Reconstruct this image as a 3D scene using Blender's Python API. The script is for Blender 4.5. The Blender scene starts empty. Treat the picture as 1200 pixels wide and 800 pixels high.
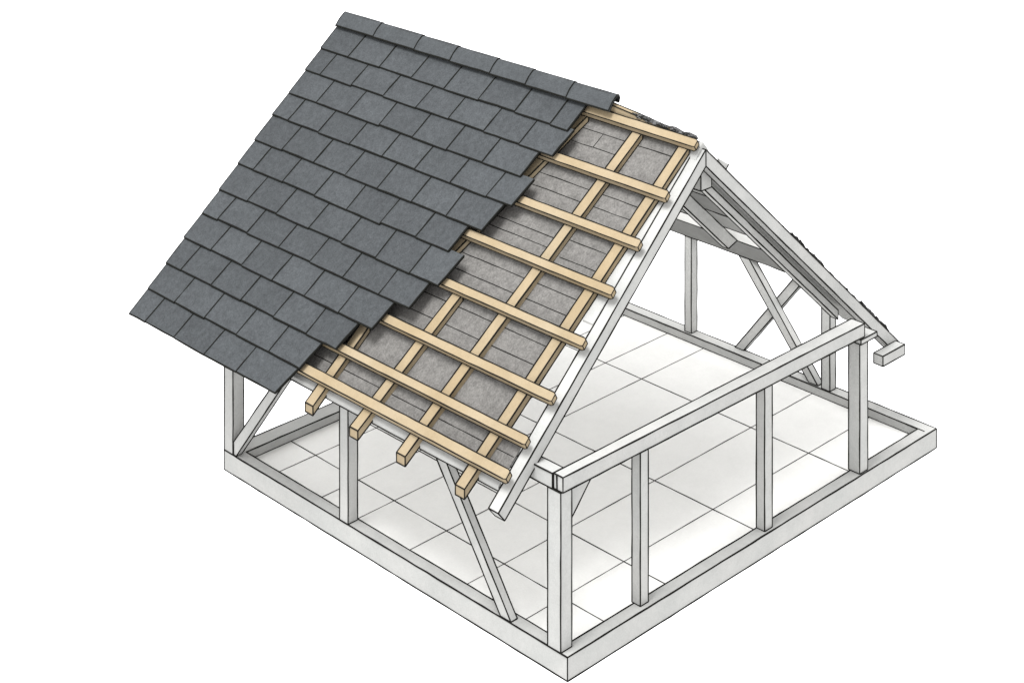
import bpy, math, random
from mathutils import Vector
random.seed(7)
scene = bpy.context.scene
col = scene.collection

# ------------------------------------------------------------------ materials
def lin(c):
    c /= 255.0
    return c / 12.92 if c <= 0.04045 else ((c + 0.055) / 1.055) ** 2.4

def wash(name, rgb, blot=0.06, grain=0.05, grain_scale=55.0, rough=0.85, bump=0.15, tone=False, blot_scale=2.2, tint=None):
    """matt surface with a watercolour blotch and a fine paper-like grain"""
    m = bpy.data.materials.new(name); m.use_nodes = True
    nt = m.node_tree; N = nt.nodes; L = nt.links
    b = N['Principled BSDF']; b.inputs['Roughness'].default_value = rough
    b.inputs['Specular IOR Level'].default_value = 0.12
    tc = N.new('ShaderNodeTexCoord')
    n1 = N.new('ShaderNodeTexNoise'); n1.inputs['Scale'].default_value = blot_scale; n1.inputs['Detail'].default_value = 5
    n2 = N.new('ShaderNodeTexNoise'); n2.inputs['Scale'].default_value = grain_scale; n2.inputs['Detail'].default_value = 3
    n3 = N.new('ShaderNodeTexNoise'); n3.inputs['Scale'].default_value = grain_scale * .28; n3.inputs['Detail'].default_value = 4
    for n in (n1, n2, n3): L.new(tc.outputs['Object'], n.inputs['Vector'])
    def mr(src, amp):
        r = N.new('ShaderNodeMapRange'); r.inputs['From Min'].default_value = .3; r.inputs['From Max'].default_value = .7
        r.inputs['To Min'].default_value = 1 - amp; r.inputs['To Max'].default_value = 1 + amp
        L.new(src, r.inputs['Value']); return r.outputs['Result']
    def mul(a, c):
        x = N.new('ShaderNodeMath'); x.operation = 'MULTIPLY'; L.new(a, x.inputs[0]); L.new(c, x.inputs[1]); return x.outputs[0]
    f = mul(mul(mr(n1.outputs['Fac'], blot), mr(n2.outputs['Fac'], grain)), mr(n3.outputs['Fac'], grain * .7))
    if tone:
        a = N.new('ShaderNodeAttribute'); a.attribute_name = 'tone'
        f = mul(f, a.outputs['Fac'])
    v = N.new('ShaderNodeVectorMath'); v.operation = 'SCALE'
    if tint:
        mx = N.new('ShaderNodeMix'); mx.data_type = 'RGBA'
        mx.inputs['A'].default_value = (*rgb, 1); mx.inputs['B'].default_value = (*tint, 1)
        n4 = N.new('ShaderNodeTexNoise'); n4.inputs['Scale'].default_value = 1.1; n4.inputs['Detail'].default_value = 2
        L.new(tc.outputs['Object'], n4.inputs['Vector'])
        r = N.new('ShaderNodeMapRange'); r.inputs['From Min'].default_value = .35; r.inputs['From Max'].default_value = .7
        L.new(n4.outputs['Fac'], r.inputs['Value']); L.new(r.outputs['Result'], mx.inputs['Factor'])
        L.new(mx.outputs['Result'], v.inputs[0])
    else:
        v.inputs[0].default_value = rgb
    L.new(f, v.inputs['Scale']); L.new(v.outputs['Vector'], b.inputs['Base Color'])
    bp = N.new('ShaderNodeBump'); bp.inputs['Strength'].default_value = bump; bp.inputs['Distance'].default_value = .01
    L.new(n2.outputs['Fac'], bp.inputs['Height']); L.new(bp.outputs['Normal'], b.inputs['Normal'])
    return m

M_WHITE = wash('white_painted_timber', (.290, .292, .284), .045, .05, 45, tint=(.302, .300, .291))
M_FLOOR = wash('pale_floor_panel', (.62, .616, .600), .02, .02, 30)
M_BRIGHT = wash('bright_white', (.82, .815, .80), .03, .03, 30)  # bright white of the added bounce sheet; also the palest roof board
M_PALE = wash('lightened_rafter_timber', (.42, .42, .408), .05, .06, 45)  # white timber lightened in colour to offset the shade on the inner rafters
M_GREY = wash('grey_weathered_board', (.19, .19, .184), .08, .05, 40)
M_MIDGREY = wash('pale_grey_board', (.27, .27, .262), .06, .05, 40)
M_TAN = wash('yellow_pine', (.212, .165, .102), .05, .05, 40, tint=(.225, .183, .124))
M_FELT = wash('grey_roofing_felt', (.107, .103, .098), .09, .24, 38, bump=.4, blot_scale=1.6)
M_SLATE = wash('blue_grey_slate', (.0350, .0382, .0408), .08, .22, 42, rough=.7, bump=.35, tone=True)
M_CAP = wash('slate_ridge', (.0360,.0394,.0420), .08, .18, 42, rough=.7, bump=.3)
M_SCRAP = wash('charred_felt_scrap', (.045, .045, .045), .8, .6, 30, bump=.6, blot_scale=9)
M_INK = bpy.data.materials.new('ink_line'); M_INK.use_nodes = True
_b = M_INK.node_tree.nodes['Principled BSDF']
_b.inputs['Base Color'].default_value = (.010, .010, .009, 1); _b.inputs['Roughness'].default_value = .95
_b.inputs['Specular IOR Level'].default_value = 0.0

# ------------------------------------------------------------------ mesh building
class MB:
    def __init__(s): s.v = []; s.f = []; s.m = []; s.t = []
    def poly(s, pts, faces, mat=0, tone=1.0):
        k = len(s.v); s.v += [tuple(p) for p in pts]
        for f in faces: s.f.append([k + i for i in f]); s.m.append(mat); s.t.append(tone)
    def tube(s, a, b, r=.0114, wob=.0013, step=.22):
        a = Vector(a); b = Vector(b); d = b - a; L = d.length
        if L < 1e-4: return
        n = max(1, int(L / step)); d.normalize()
        u = d.orthogonal().normalized(); w = d.cross(u)
        k = len(s.v); S = 6
        for i in range(n + 1):
            c = a + (b - a) * (i / n)
            if 0 < i < n: c = c + u * random.gauss(0, wob) + w * random.gauss(0, wob)
            rr = r * random.uniform(.82, 1.14) * (.9 if i in (0, n) else 1)
            for j in range(S):
                an = 2 * math.pi * j / S
                s.v.append(tuple(c + (u * math.cos(an) + w * math.sin(an)) * rr))
        for i in range(n):
            for j in range(S):
                s.f.append([k + i*S + j, k + i*S + (j+1) % S, k + (i+1)*S + (j+1) % S, k + (i+1)*S + j]); s.m.append(1); s.t.append(1)
        s.f.append([k + j for j in range(S)][::-1]); s.m.append(1); s.t.append(1)
        s.f.append([k + n*S + j for j in range(S)]); s.m.append(1); s.t.append(1)
    def prism(s, pts, vec, ink=.0112, mat=0, tone=1.0, vec_list=None):
        """closed prism: polygon pts moved by vec; inked along all its edges"""
        n = len(pts); A = [Vector(p) for p in pts]; B = [p + Vector(vec) for p in A]
        if vec_list: B = [p + Vector(w) for p, w in zip(A, vec_list)]
        fs = [list(range(n))[::-1], [n + i for i in range(n)]] + [[i, (i+1) % n, n + (i+1) % n, n + i] for i in range(n)]
        s.poly(A + B, fs, mat, tone)
        if ink:
            for i in range(n):
                s.tube(A[i], A[(i+1) % n], ink); s.tube(B[i], B[(i+1) % n], ink); s.tube(A[i], B[i], ink)
    def box(s, x0, x1, y0, y1, z0, z1, ink=.0112, **k):
        s.prism([(x0, y0, z0), (x1, y0, z0), (x1, y0, z1), (x0, y0, z1)], (0, y1 - y0, 0), ink, **k)
    def build(s, name, mat, parent=None, label=None, mats=None):
        me = bpy.data.meshes.new(name); me.from_pydata(s.v, [], s.f)
        me.materials.append(mat); me.materials.append(M_INK)
        for x in (mats or []): me.materials.append(x)
        me.polygons.foreach_set('material_index', s.m)
        at = me.attributes.new('tone', 'FLOAT', 'FACE'); at.data.foreach_set('value', s.t)
        import bmesh
        bm = bmesh.new(); bm.from_mesh(me); bmesh.ops.recalc_face_normals(bm, faces=bm.faces); bm.to_mesh(me); bm.free()
        o = bpy.data.objects.new(name, me); col.objects.link(o)
        if parent is not None: o.parent = parent
        if label: o['label'] = label
        return o

# ------------------------------------------------------------------ the house
house = bpy.data.objects.new('timber_frame_house', None); col.objects.link(house)
house['label'] = 'cutaway white timber house frame with dark slate half roof, tan battens and open gable'
house['category'] = 'house frame'

BX, BY, ZF, HB = 8.50, 7.42, -.14, -.305     # base outline, floor level, base underside
PITCH, RX, RZ = .88, 3.49, 5.51              # roof slope, ridge x, rafter-top height at the ridge
def zl(x, off=0): return RZ - PITCH * (RX - x) + off     # street-side slope
def zr(x, off=0): return RZ - PITCH * (x - RX) + off     # far slope

# floor panel with its joint lines
mb = MB(); mb.box(.19, 8.29, .19, 7.11, ZF - .12, ZF, ink=0)
for x in (1.08, 2.325, 4.29, 6.637): mb.tube((x, .2, ZF), (x, 7.1, ZF), .009, .0012)
for y in (1.13, 2.275, 3.47, 4.625, 5.46, 6.50): mb.tube((.2, y, ZF), (8.28, y, ZF), .007, .001)
mb.build('floor_slab', M_FLOOR, house)

# base beams, butted
def beam(name, *a, mat=M_WHITE, label=None, **k):
    b = MB(); b.box(*a, **k); return b.build(name, mat, house, label)
SW = .20
def sill(pts, lines):
    b = MB()
    n = len(pts)
    A = [Vector((p[0], p[1], HB)) for p in pts]; B = [Vector((p[0], p[1], 0)) for p in pts]
    b.poly(A + B, [list(range(n))[::-1], [n+i for i in range(n)]] + [[i, (i+1) % n, n+(i+1) % n, n+i] for i in range(n)])
    for a, c in lines: b.tube(a, c, .0114)
    b.build('sill_beam', M_WHITE, house)
# mitred corners; the mitre joint itself carries no line at the near corner
sill([(0, 0), (SW, SW), (SW, BY - .30), (0, BY)],
     [((0,0,0),(0,BY,0)), ((0,0,HB),(0,BY,HB)), ((SW,SW,0),(SW,BY-.30,0)), ((0,0,HB),(0,0,0)), ((0,BY,HB),(0,BY,0)), ((SW,SW,ZF),(SW,BY-.3,ZF))])
sill([(0, 0), (BX, 0), (BX - .22, SW), (SW, SW)],
     [((0,0,0),(BX,0,0)), ((0,0,HB),(BX,0,HB)), ((SW,SW,0),(BX-.22,SW,0)), ((BX,0,HB),(BX,0,0))])
sill([(BX, 0), (BX, BY), (BX - .22, BY - .30), (BX - .22, SW)],
     [((BX,0,0),(BX,BY,0)), ((BX,0,HB),(BX,BY,HB)), ((BX-.22,SW-.12,0),(BX-.22,BY-.30,0)), ((BX-.22,SW,ZF),(BX-.22,BY-.3,ZF))])
sill([(0, BY), (SW, BY - .30), (BX - .22, BY - .30), (BX, BY)],
     [((0,BY,0),(BX,BY,0)), ((0,BY,HB),(BX,BY,HB)), ((SW,BY-.3,0),(BX-.22,BY-.3,0)), ((SW,BY-.3,ZF),(BX-.22,BY-.3,ZF)), ((BX,BY,HB),(BX,BY,0))])

# posts (each butts on the base and under its beam)
PT = 2.06
for x0, x1, y0, y1, z1 in ((0, .205, .12, .355, PT), (1.50, 1.66, .085, .235, PT), (4.15, 4.325, .055, .205, PT), (6.45, 6.655, .03, .235, 1.975),
                           (0, .18, 4.40, 4.59, 2.085), (0, .205, 7.19, 7.415, 2.085),
                           (8.33, 8.49, 4.95, 5.10, 1.70), (8.30, 8.46, 1.93, 2.10, 1.52)):
    beam('post', x0, x1, y0, y1, .004, z1)
beam('post_cap', 6.44, 6.86, .0, .24, 1.98, 2.052)

# plates and beams
beam('wall_plate', 0, .205, .27, 8.3, 2.064, 2.26)
b = MB(); b.prism([(.02, .10, 2.065), (6.56, .02, 2.065), (6.56, .02, 2.26), (.02, .10, 2.26)], (0, 0, 0),
                  vec_list=[(0, .165, 0), (0, .24, 0), (0, .24, 0), (0, .165, 0)])
b.tube((.012, .20, 2.075), (.012, .205, 2.25), .012)
b.build('tie_beam', M_WHITE, house)
beam('wall_plate', 8.335, 8.485, 2.42, 7.3, 1.704, 1.84)

# braces
def brace(pts, vec): 
    b = MB(); b.prism(pts, vec); b.build('brace', M_WHITE, house)
brace([(.012, 1.242, .004), (.012, 1.048, .004), (.012, 2.64, 2.084), (.012, 2.85, 2.084)], (.12, 0, 0))
brace([(.012, 7.185, .20), (.012, 7.185, .004), (.012, 7.12, .004), (.012, 5.47, 2.084), (.012, 5.65, 2.084)], (.10, 0, 0))
brace([(.209, .2, 1.53), (.72, .2, 2.055), (.209, .2, 2.055)], (0, .09, 0))
X = 8.32
brace([(X, 2.375, .004), (X, 2.19, .004), (X, 3.643, 1.70), (X, 3.868, 1.70)], (.14, 0, 0))
brace([(X + .145, 4.07, .004), (X + .145, 3.88, .004), (X + .145, 2.50, 1.70), (X + .145, 2.70, 1.70)], (.10, 0, 0))

# gable rafters, meeting at a plumb joint under the ridge
d = .235
def rafter(name, f, xa, xb, top, bot, y0, y1, label=None, mat=M_WHITE, cut=None):
    pts = [(xa, y0, f(xa, bot)), (xb, y0, f(xb, bot)), (xb, y0, f(xb, top)), (xa, y0, f(xa, top))]
    if cut: pts = cut
    b = MB(); b.prism(pts, (0, y1 - y0, 0)); return b.build(name, mat, house, label)
tx, tz = -.655, zl(-.655)
rafter('gable_rafter', zl, 0, 0, 0, 0, .60, .78,
       cut=[(tx, .60, tz), (tx + .115, .60, zl(tx + .115, -.235)), (RX - .002, .60, zl(RX, -.235)), (RX - .002, .60, zl(RX))])
rafter('gable_rafter', zr, 0, 0, 0, 0, .60, .78,
       cut=[(RX + .002, .60, zr(RX)), (RX + .002, .60, zr(RX, -.235)), (8.27, .60, zr(8.27, -.235)), (8.36, .60, zr(8.36))])
beam('tail_board', 7.63, 8.24, .42, .597, 1.13, 1.29)
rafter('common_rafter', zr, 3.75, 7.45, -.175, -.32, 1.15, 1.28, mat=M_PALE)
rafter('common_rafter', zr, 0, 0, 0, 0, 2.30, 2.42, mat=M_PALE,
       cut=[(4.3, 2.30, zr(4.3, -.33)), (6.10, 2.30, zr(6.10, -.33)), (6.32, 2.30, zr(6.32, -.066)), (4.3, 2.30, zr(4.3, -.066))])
beam('king_post', 3.62, 3.86, .80, 1.02, 4.83, 5.14)
b = MB(); b.prism([(3.6, .79, zr(3.6, -.066)), (8.05, .79, zr(8.05, -.066)), (8.05, .79, zr(8.05, .002)), (3.6, .79, zr(3.6, .002))], (0, .70, 0), ink=.006)
b.tube((3.7, .93, zr(3.7, -.068)), (8.0, .93, zr(8.0, -.068)), .009)
b.build('verge_board', M_WHITE, house)
# boards under the far slope
xs = [3.56, 4.98, 5.50, 5.965, 6.34, 6.94]
for i in range(5):
    b = MB(); a, c = xs[i] + .003, xs[i+1] - .003
    b.prism([(a, 1.495, zr(a, -.06)), (c, 1.495, zr(c, -.06)), (c, 1.495, zr(c)), (a, 1.495, zr(a))], (0, 6.9, 0), ink=0)
    b.tube((c, 1.5, zr(c, -.062)), (c, 8.39, zr(c, -.062)), .010)
    if i == 4: b.tube((c, 1.5, zr(c)), (c, 8.39, zr(c)), .008)
    if i == 0: b.tube((4.45, 1.5, zr(4.45, -.062)), (4.45, 8.39, zr(4.45, -.062)), .009)
    b.build('roof_board', (M_MIDGREY, M_GREY, M_MIDGREY, M_BRIGHT, M_GREY)[i], house)
b = MB()
b.prism([(1.32, .784, zl(1.32, .0)), (3.42, .784, zl(3.42, .0)), (3.42, .784, zl(3.42, .025)), (1.32, .784, zl(1.32, .025))], (0, 0, 0), ink=0,
        vec_list=[(0, .19, 0), (0, .05, 0), (0, .05, 0), (0, .19, 0)])
b.build('verge_strip', M_WHITE, house)

# underlay felt over the near slope, its right edge following the last counter batten
b = MB()
def fy(x): return 1.20 - (x + .45) * .098
UX0, UX1 = -.40, 3.42
b.poly([(UX0, .80, zl(UX0, .03)), (.02, .80, zl(.02, .03)), (.02, fy(.02), zl(.02, .03)), (UX1, fy(UX1), zl(UX1, .03)), (UX1, 8.55, zl(UX1, .03)), (UX0, 8.55, zl(UX0, .03)),
        (UX0, .80, zl(UX0, .008)), (.02, .80, zl(.02, .008)), (.02, fy(.02), zl(.02, .008)), (UX1, fy(UX1), zl(UX1, .008)), (UX1, 8.55, zl(UX1, .008)), (UX0, 8.55, zl(UX0, .008))],
       [[0,1,2,5],[2,3,4,5],[6,7,8,11],[8,9,10,11],[0,1,7,6],[1,2,8,7],[2,3,9,8],[3,4,10,9],[4,5,11,10],[5,0,6,11]])
for x, ya, yb in ((3.275, 1.02, 5), (3.09, 1.75, 5), (2.62, 1.0, 2.94), (2.62, 2.94, 5), (2.46, 1.0, 5), (2.03, 1.0, 1.9), (1.99, 2.0, 5), (1.87, 2.0, 5), (1.82, 1.0, 1.9), (1.475, 1.1, 5), (1.285, 1.1, 5),
                  (.925, 1.1, 5), (.706, 1.1, 5), (-.16, .82, 5.3)):
    b.tube((x, ya, zl(x, .031)), (x, yb, zl(x, .031)), .0065, .002)
b.tube((3.27, 2.40, zl(3.27, .031)), (3.09, 2.44, zl(3.09, .031)), .0065)
b.tube((.02, .80, zl(.02, .03)), (.02, 1.15, zl(.02, .03)), .007)
b.build('roof_underlay', M_FELT, house)
b = MB(); q = [(UX0 + .02, 1.20), (1.5, fy(1.5) + .03), (UX1, fy(UX1) + .03), (UX1, 8.5), (UX0 + .02, 8.5)]
b.poly([(x, y, zl(x, .004)) for x, y in q] + [(x, y, zl(x, -.03)) for x, y in q],
       [[0,1,2,3,4],[9,8,7,6,5]] + [[i, (i+1) % 5, 5 + (i+1) % 5, 5 + i] for i in range(5)])
b.build('bounce_sheet', M_BRIGHT, house)  # added sheet, unseen below the felt, bounces light onto the floor
b = MB(); b.prism([(-.46, .80, zl(-.46, -.03)), (-.405, .80, zl(-.405, -.03)), (-.405, .80, zl(-.405, .03)), (-.46, .80, zl(-.46, .03))], (0, 7.7, 0), ink=0)
b.tube((-.46, .8, zl(-.46, -.03)), (-.46, 8.5, zl(-.46, -.03)), .010)
b.build('eave_board', M_MIDGREY, house)

# counter battens running up the slope
def counter(ya, yb, xt=3.36, x0=-.69, end=0.0):
    w = .175; b = MB(); t, u = .13, .034
    pts = [(x0, ya, zl(x0, t)), (x0, ya, zl(x0, end)), (xt, yb, zl(xt, u)), (xt, yb, zl(xt, t))]
    b.prism([(p[0], p[1] - w, p[2]) for p in pts], (0, w, 0)); b.build('counter_batten', M_TAN, house)
counter(4.52, 4.44, .30); counter(4.95, 4.5, x0=.42, end=.034); counter(3.53, 3.21, 1.0); counter(3.82, 2.96, x0=1.30, end=.034); counter(2.54, 1.87); counter(1.37, .98)

# battens across them
for xu, xl, ye in ((3.385, 3.29, .66), (2.742, 2.645, .65), (2.148, 2.055, .64), (1.59, 1.50, .63), (1.01, .92, .62), (.41, .315, .61), (-.065, -.155, .63), (-.415, -.515, .62)):
    hi, lo, dx = .25, .134, .045
    pts = [(xl, ye, zl(xl, hi - .012)), (xl + .006, ye - .02, zl(xl + .006, hi)), (xu, ye - .02, zl(xu, hi)), (xu + dx, ye + .02, zl(xu + dx, lo + .0)), (xl + dx, ye + .02, zl(xl + dx, lo))]
    y1 = 8.5
    b = MB()
    pp = [(xl, zl(xl, hi)), (xu, zl(xu, hi)), (xu + dx, zl(xu + dx, lo)), (xl + dx, zl(xl + dx, lo))]
    # main run plus a slightly chamfered sawn end
    b.poly([(p[0], ye + .035, p[1]) for p in pp] + [(p[0], y1, p[1]) for p in pp],
           [[4,5,6,7],[0,1,5,4],[1,2,6,5],[2,3,7,6],[3,0,4,7]])
    c = (sum(p[0] for p in pp) / 4, sum(p[1] for p in pp) / 4)
    q = [(c[0] + (p[0] - c[0]) * .72, ye, c[1] + (p[1] - c[1]) * .80) for p in pp]
    b.poly([(p[0], ye + .035, p[1]) for p in pp] + q, [[0,1,5,4],[1,2,6,5],[2,3,7,6],[3,0,4,7],[4,5,6,7]])
    for i in range(4):
        A = (pp[i][0], ye + .035, pp[i][1]); B2 = (pp[(i+1) % 4][0], ye + .035, pp[(i+1) % 4][1])
        b.tube(A, (pp[i][0], y1, pp[i][1]), .009); b.tube(q[i], q[(i+1) % 4], .008); b.tube(A, q[i], .007)
    b.build('roof_batten', M_TAN, house)
b = MB()
b.prism([(3.42, 1.15, 5.60), (3.51, 1.15, 5.60), (3.51, 1.15, 5.655), (3.42, 1.15, 5.655)], (0, 0, 0), vec_list=[(0, 1.7, .06), (0, 1.7, .06), (0, 1.7, .15), (0, 1.7, .15)])
b.build('ridge_batten', M_TAN, house)

# slates: twelve courses, each slate a slab, stepped where the covering is cut away
rows_x = [-.896, -.556, -.21, .137, .49, .826, 1.199, 1.551, 1.916, 2.26, 2.615, 2.949, 3.36]
ends_b = [4.95, 4.81, 4.41, 4.01, 3.61, 3.37, 3.56, 3.21, 2.97, 3.14, 2.81, 2.82]
ends_t = [4.84, 4.72, 4.31, 3.93, 3.55, 3.27, 3.50, 3.12, 2.89, 3.08, 2.73, 2.77]
b = MB()
for r in range(12):
    xa, xb = rows_x[r], rows_x[r+1] + .05
    full_first = r % 2 == 1
    ys = [8.69 + random.uniform(-.015, .015)]
    y = 8.69 - (.745 if full_first else .42)
    stop = ends_b[r]
    while y > stop + .16:
        ys.append(y + random.uniform(-.02, .02)); y -= .795
    ys.append(stop)
    for i in range(len(ys) - 1):
        last = i == len(ys) - 2
        y0, y1 = ys[i] , ys[i+1]
        sk = -.05 + random.uniform(-.012, .012)
        t0 = 0 if i == 0 else sk0
        t1 = (ends_t[r] - ends_b[r]) if last else sk
        sk0 = t1
        dxl = random.uniform(-.008, .008); lift = random.uniform(0, .008)
        T = .022
        g = .002
        lo0, lo1, up0, up1 = (xa + dxl, y0 - g), (xa + dxl + random.uniform(-.006, .006), y1 + g), (xb, y0 + t0 - g), (xb, y1 + t1 + g)
        P8 = []
        for off in (0, -T):
            P8 += [(lo0[0], lo0[1], zl(lo0[0], .360 + off + lift)), (lo1[0], lo1[1], zl(lo1[0], .360 + off + lift)), (up1[0], up1[1], zl(up1[0], .328 + off)), (up0[0], up0[1], zl(up0[0], .328 + off))]
        b.poly(P8, [[0,1,2,3],[4,5,6,7],[0,1,5,4],[1,2,6,5],[2,3,7,6],[3,0,4,7]], 0, random.uniform(.90, 1.10))
        b.tube(Vector(P8[0]) + Vector((0,0,-.012)), Vector(P8[1]) + Vector((0,0,-.012)), .0155, .002, .2)
        b.tube(P8[1], P8[2], .0125, .0022, .15)
        if last: b.tube(P8[5], P8[6], .009)
        if i == 0: b.tube(P8[0], P8[3], .008)
slates = b.build('slate_covering', M_SLATE, house)

# ridge tiles: folded caps, each with its own thickness
prof = [(-.235, -.185), (-.13, -.088), (-.035, -.012), (0, 0), (.03, -.012), (.045, -.055), (.03, -.10)]
CZ = 5.905
jy = [8.69, 7.70, 6.66, 5.79, 4.86, 4.06, 3.18, 2.30]
for i in range(7):
    ya, yb = jy[i], jy[i+1] + .004
    b = MB(); n = len(prof); pts = []
    for y, lft in ((ya, 0.0), (yb, .010)):
        for s_, t in ((1, 0), (.86, -.030)):
            for k_, (dx, dz) in enumerate(prof): pts.append((RX + dx * s_, y - (.0 if k_ else .02), CZ + dz + t + lft))
    F = []
    for k in range(n - 1):
        F += [[k, k+1, 2*n+k+1, 2*n+k], [n+k, n+k+1, 3*n+k+1, 3*n+k], [k, k+1, n+k+1, n+k], [2*n+k, 2*n+k+1, 3*n+k+1, 3*n+k]]
    F += [[0, n, 3*n, 2*n], [n-1, 2*n-1, 4*n-1, 3*n-1]]
    b.poly(pts, F)
    b.tube(pts[0], pts[2*n], .015); b.tube(pts[4], pts[2*n+4], .008); b.tube(pts[n-1], pts[3*n-1], .009)
    b.tube(Vector(pts[2]) + Vector((.012, -.05, .003)), Vector(pts[2*n+2]) + Vector((.012, .1, .003)), .0028)
    for k in range(n - 1):
        b.tube(pts[2*n+k], pts[2*n+k+1], .010)
        if i == 6: b.tube(pts[3*n+k], pts[3*n+k+1], .008)
        if i == 0: b.tube(pts[k], pts[k+1], .009)
    b.build('ridge_tile', M_CAP, slates)

# torn felt left along the ridge and down the far rafter
def scrap(path, wid, thick, name='felt_scrap', mat=M_SCRAP):
    b = MB()
    A = []
    for i, p in enumerate(path):
        w = wid * random.uniform(.5, 1.3); t = thick * random.uniform(.4, 1.4)
        if i in (0, len(path) - 1): w *= .3; t *= .3
        x, y, z = p
        A.append([(x - w, y, z - .3*t), (x - w*.3, y + random.uniform(-.02, .02), z + t), (x + w, y, z + .3*t), (x + w*.4, y, z - t)])
    for i in range(len(A) - 1):
        b.poly(A[i] + A[i+1], [[0,1,5,4],[1,2,6,5],[2,3,7,6],[3,0,4,7]])
    b.poly(A[0] + A[-1], [[0,1,2,3],[4,5,6,7]])
    for i in range(len(A) - 1):
        if random.random() < .75: b.tube(A[i][1], A[i+1][0], .006, .004, .05)
        if random.random() < .5: b.tube(A[i][0], A[i+1][1], .008, .004, .05)
    b.build(name, mat, house)
path = []
y = 2.02
while y > .66:
    k = (2.02 - y) / 1.36
    path.append((3.46 + random.uniform(-.02, .03), y, 5.715 - .07 * k + random.uniform(-.012, .02))); y -= .065
scrap(path, .055, .026)
def far(xa, xb, off, n, w, t, y=.66):
    pth = [(xa + (xb - xa) * i / n, y + random.uniform(-.01, .01), zr(xa + (xb - xa) * i / n, off + random.uniform(-.01, .01))) for i in range(n + 1)]
    scrap(pth, w, t)
far(5.55, 6.40, .045, 16, .032, .036)
far(7.35, 8.15, .045, 14, .034, .038)
far(3.80, 4.35, .025, 9, .014, .016)
far(4.70, 5.25, .025, 9, .014, .016)
far(6.50, 7.05, .03, 9, .018, .020)
far(5.20, 5.60, .03, 7, .016, .016)
far(4.32, 4.62, .02, 6, .013, .014)
far(7.08, 7.34, .03, 5, .016, .016)
b = MB(); b.prism([(3.34, .66, zl(3.34, .005)), (3.49, .66, zl(3.49, .005)), (3.72, .66, zr(3.72, .005)), (3.58, .66, zr(3.58, .085)), (3.50, .66, zr(3.49, .095)), (3.42, .66, zl(3.42, .08))], (0, .13, 0), ink=0)
b.build('ridge_block', M_WHITE, house)
b = MB(); b.prism([(3.84, .62, zr(3.84, .01)), (3.97, .62, zr(3.97, .01)), (4.03, .62, zr(4.03, .13)), (3.80, .62, zr(3.80, .07))], (0, .03, 0), ink=0)
b.tube((3.97, .615, zr(3.97, .02)), (4.03, .615, zr(4.03, .13)), .010)
b.build('torn_tab', M_WHITE, house)

# ------------------------------------------------------------------ light: plain white surround and one large soft lamp up to the left
w = bpy.data.worlds.new('World'); scene.world = w; w.use_nodes = True
bg = w.node_tree.nodes['Background']; bg.inputs['Color'].default_value = (1, 1, 1, 1); bg.inputs['Strength'].default_value = 2.25
ld = bpy.data.lights.new('soft_key_lamp', 'AREA'); ld.shape = 'DISK'; ld.size = 16; 
D = 42.0; E_ = 4.4
ld.energy = E_ * math.pi * D * D
lo = bpy.data.objects.new('soft_key_lamp', ld); col.objects.link(lo)
dv = Vector((-.40, -.06, .91)).normalized()
lo.location = Vector((3.5, 4, 1)) + dv * D
lo.rotation_euler = dv.to_track_quat('Z', 'Y').to_euler()

# ------------------------------------------------------------------ camera: level view camera with a falling front
cd = bpy.data.cameras.new('camera'); cam = bpy.data.objects.new('camera', cd); col.objects.link(cam)
cam.location = (-17.68207, -16.96593, 15.0)
cam.rotation_euler = (math.pi / 2, 0, -math.atan2(.70115627, .71300764))
cd.sensor_width = 36; cd.lens = 2237.1857 * 36 / 1200; cd.shift_x = 0; cd.shift_y = -1000 / 1200
cd.clip_end = 500
scene.camera = cam
scene.view_settings.view_transform = 'Standard'; scene.view_settings.look = 'None'
scene.view_settings.exposure = 0; scene.view_settings.gamma = 1
scene.cycles.max_bounces = 6
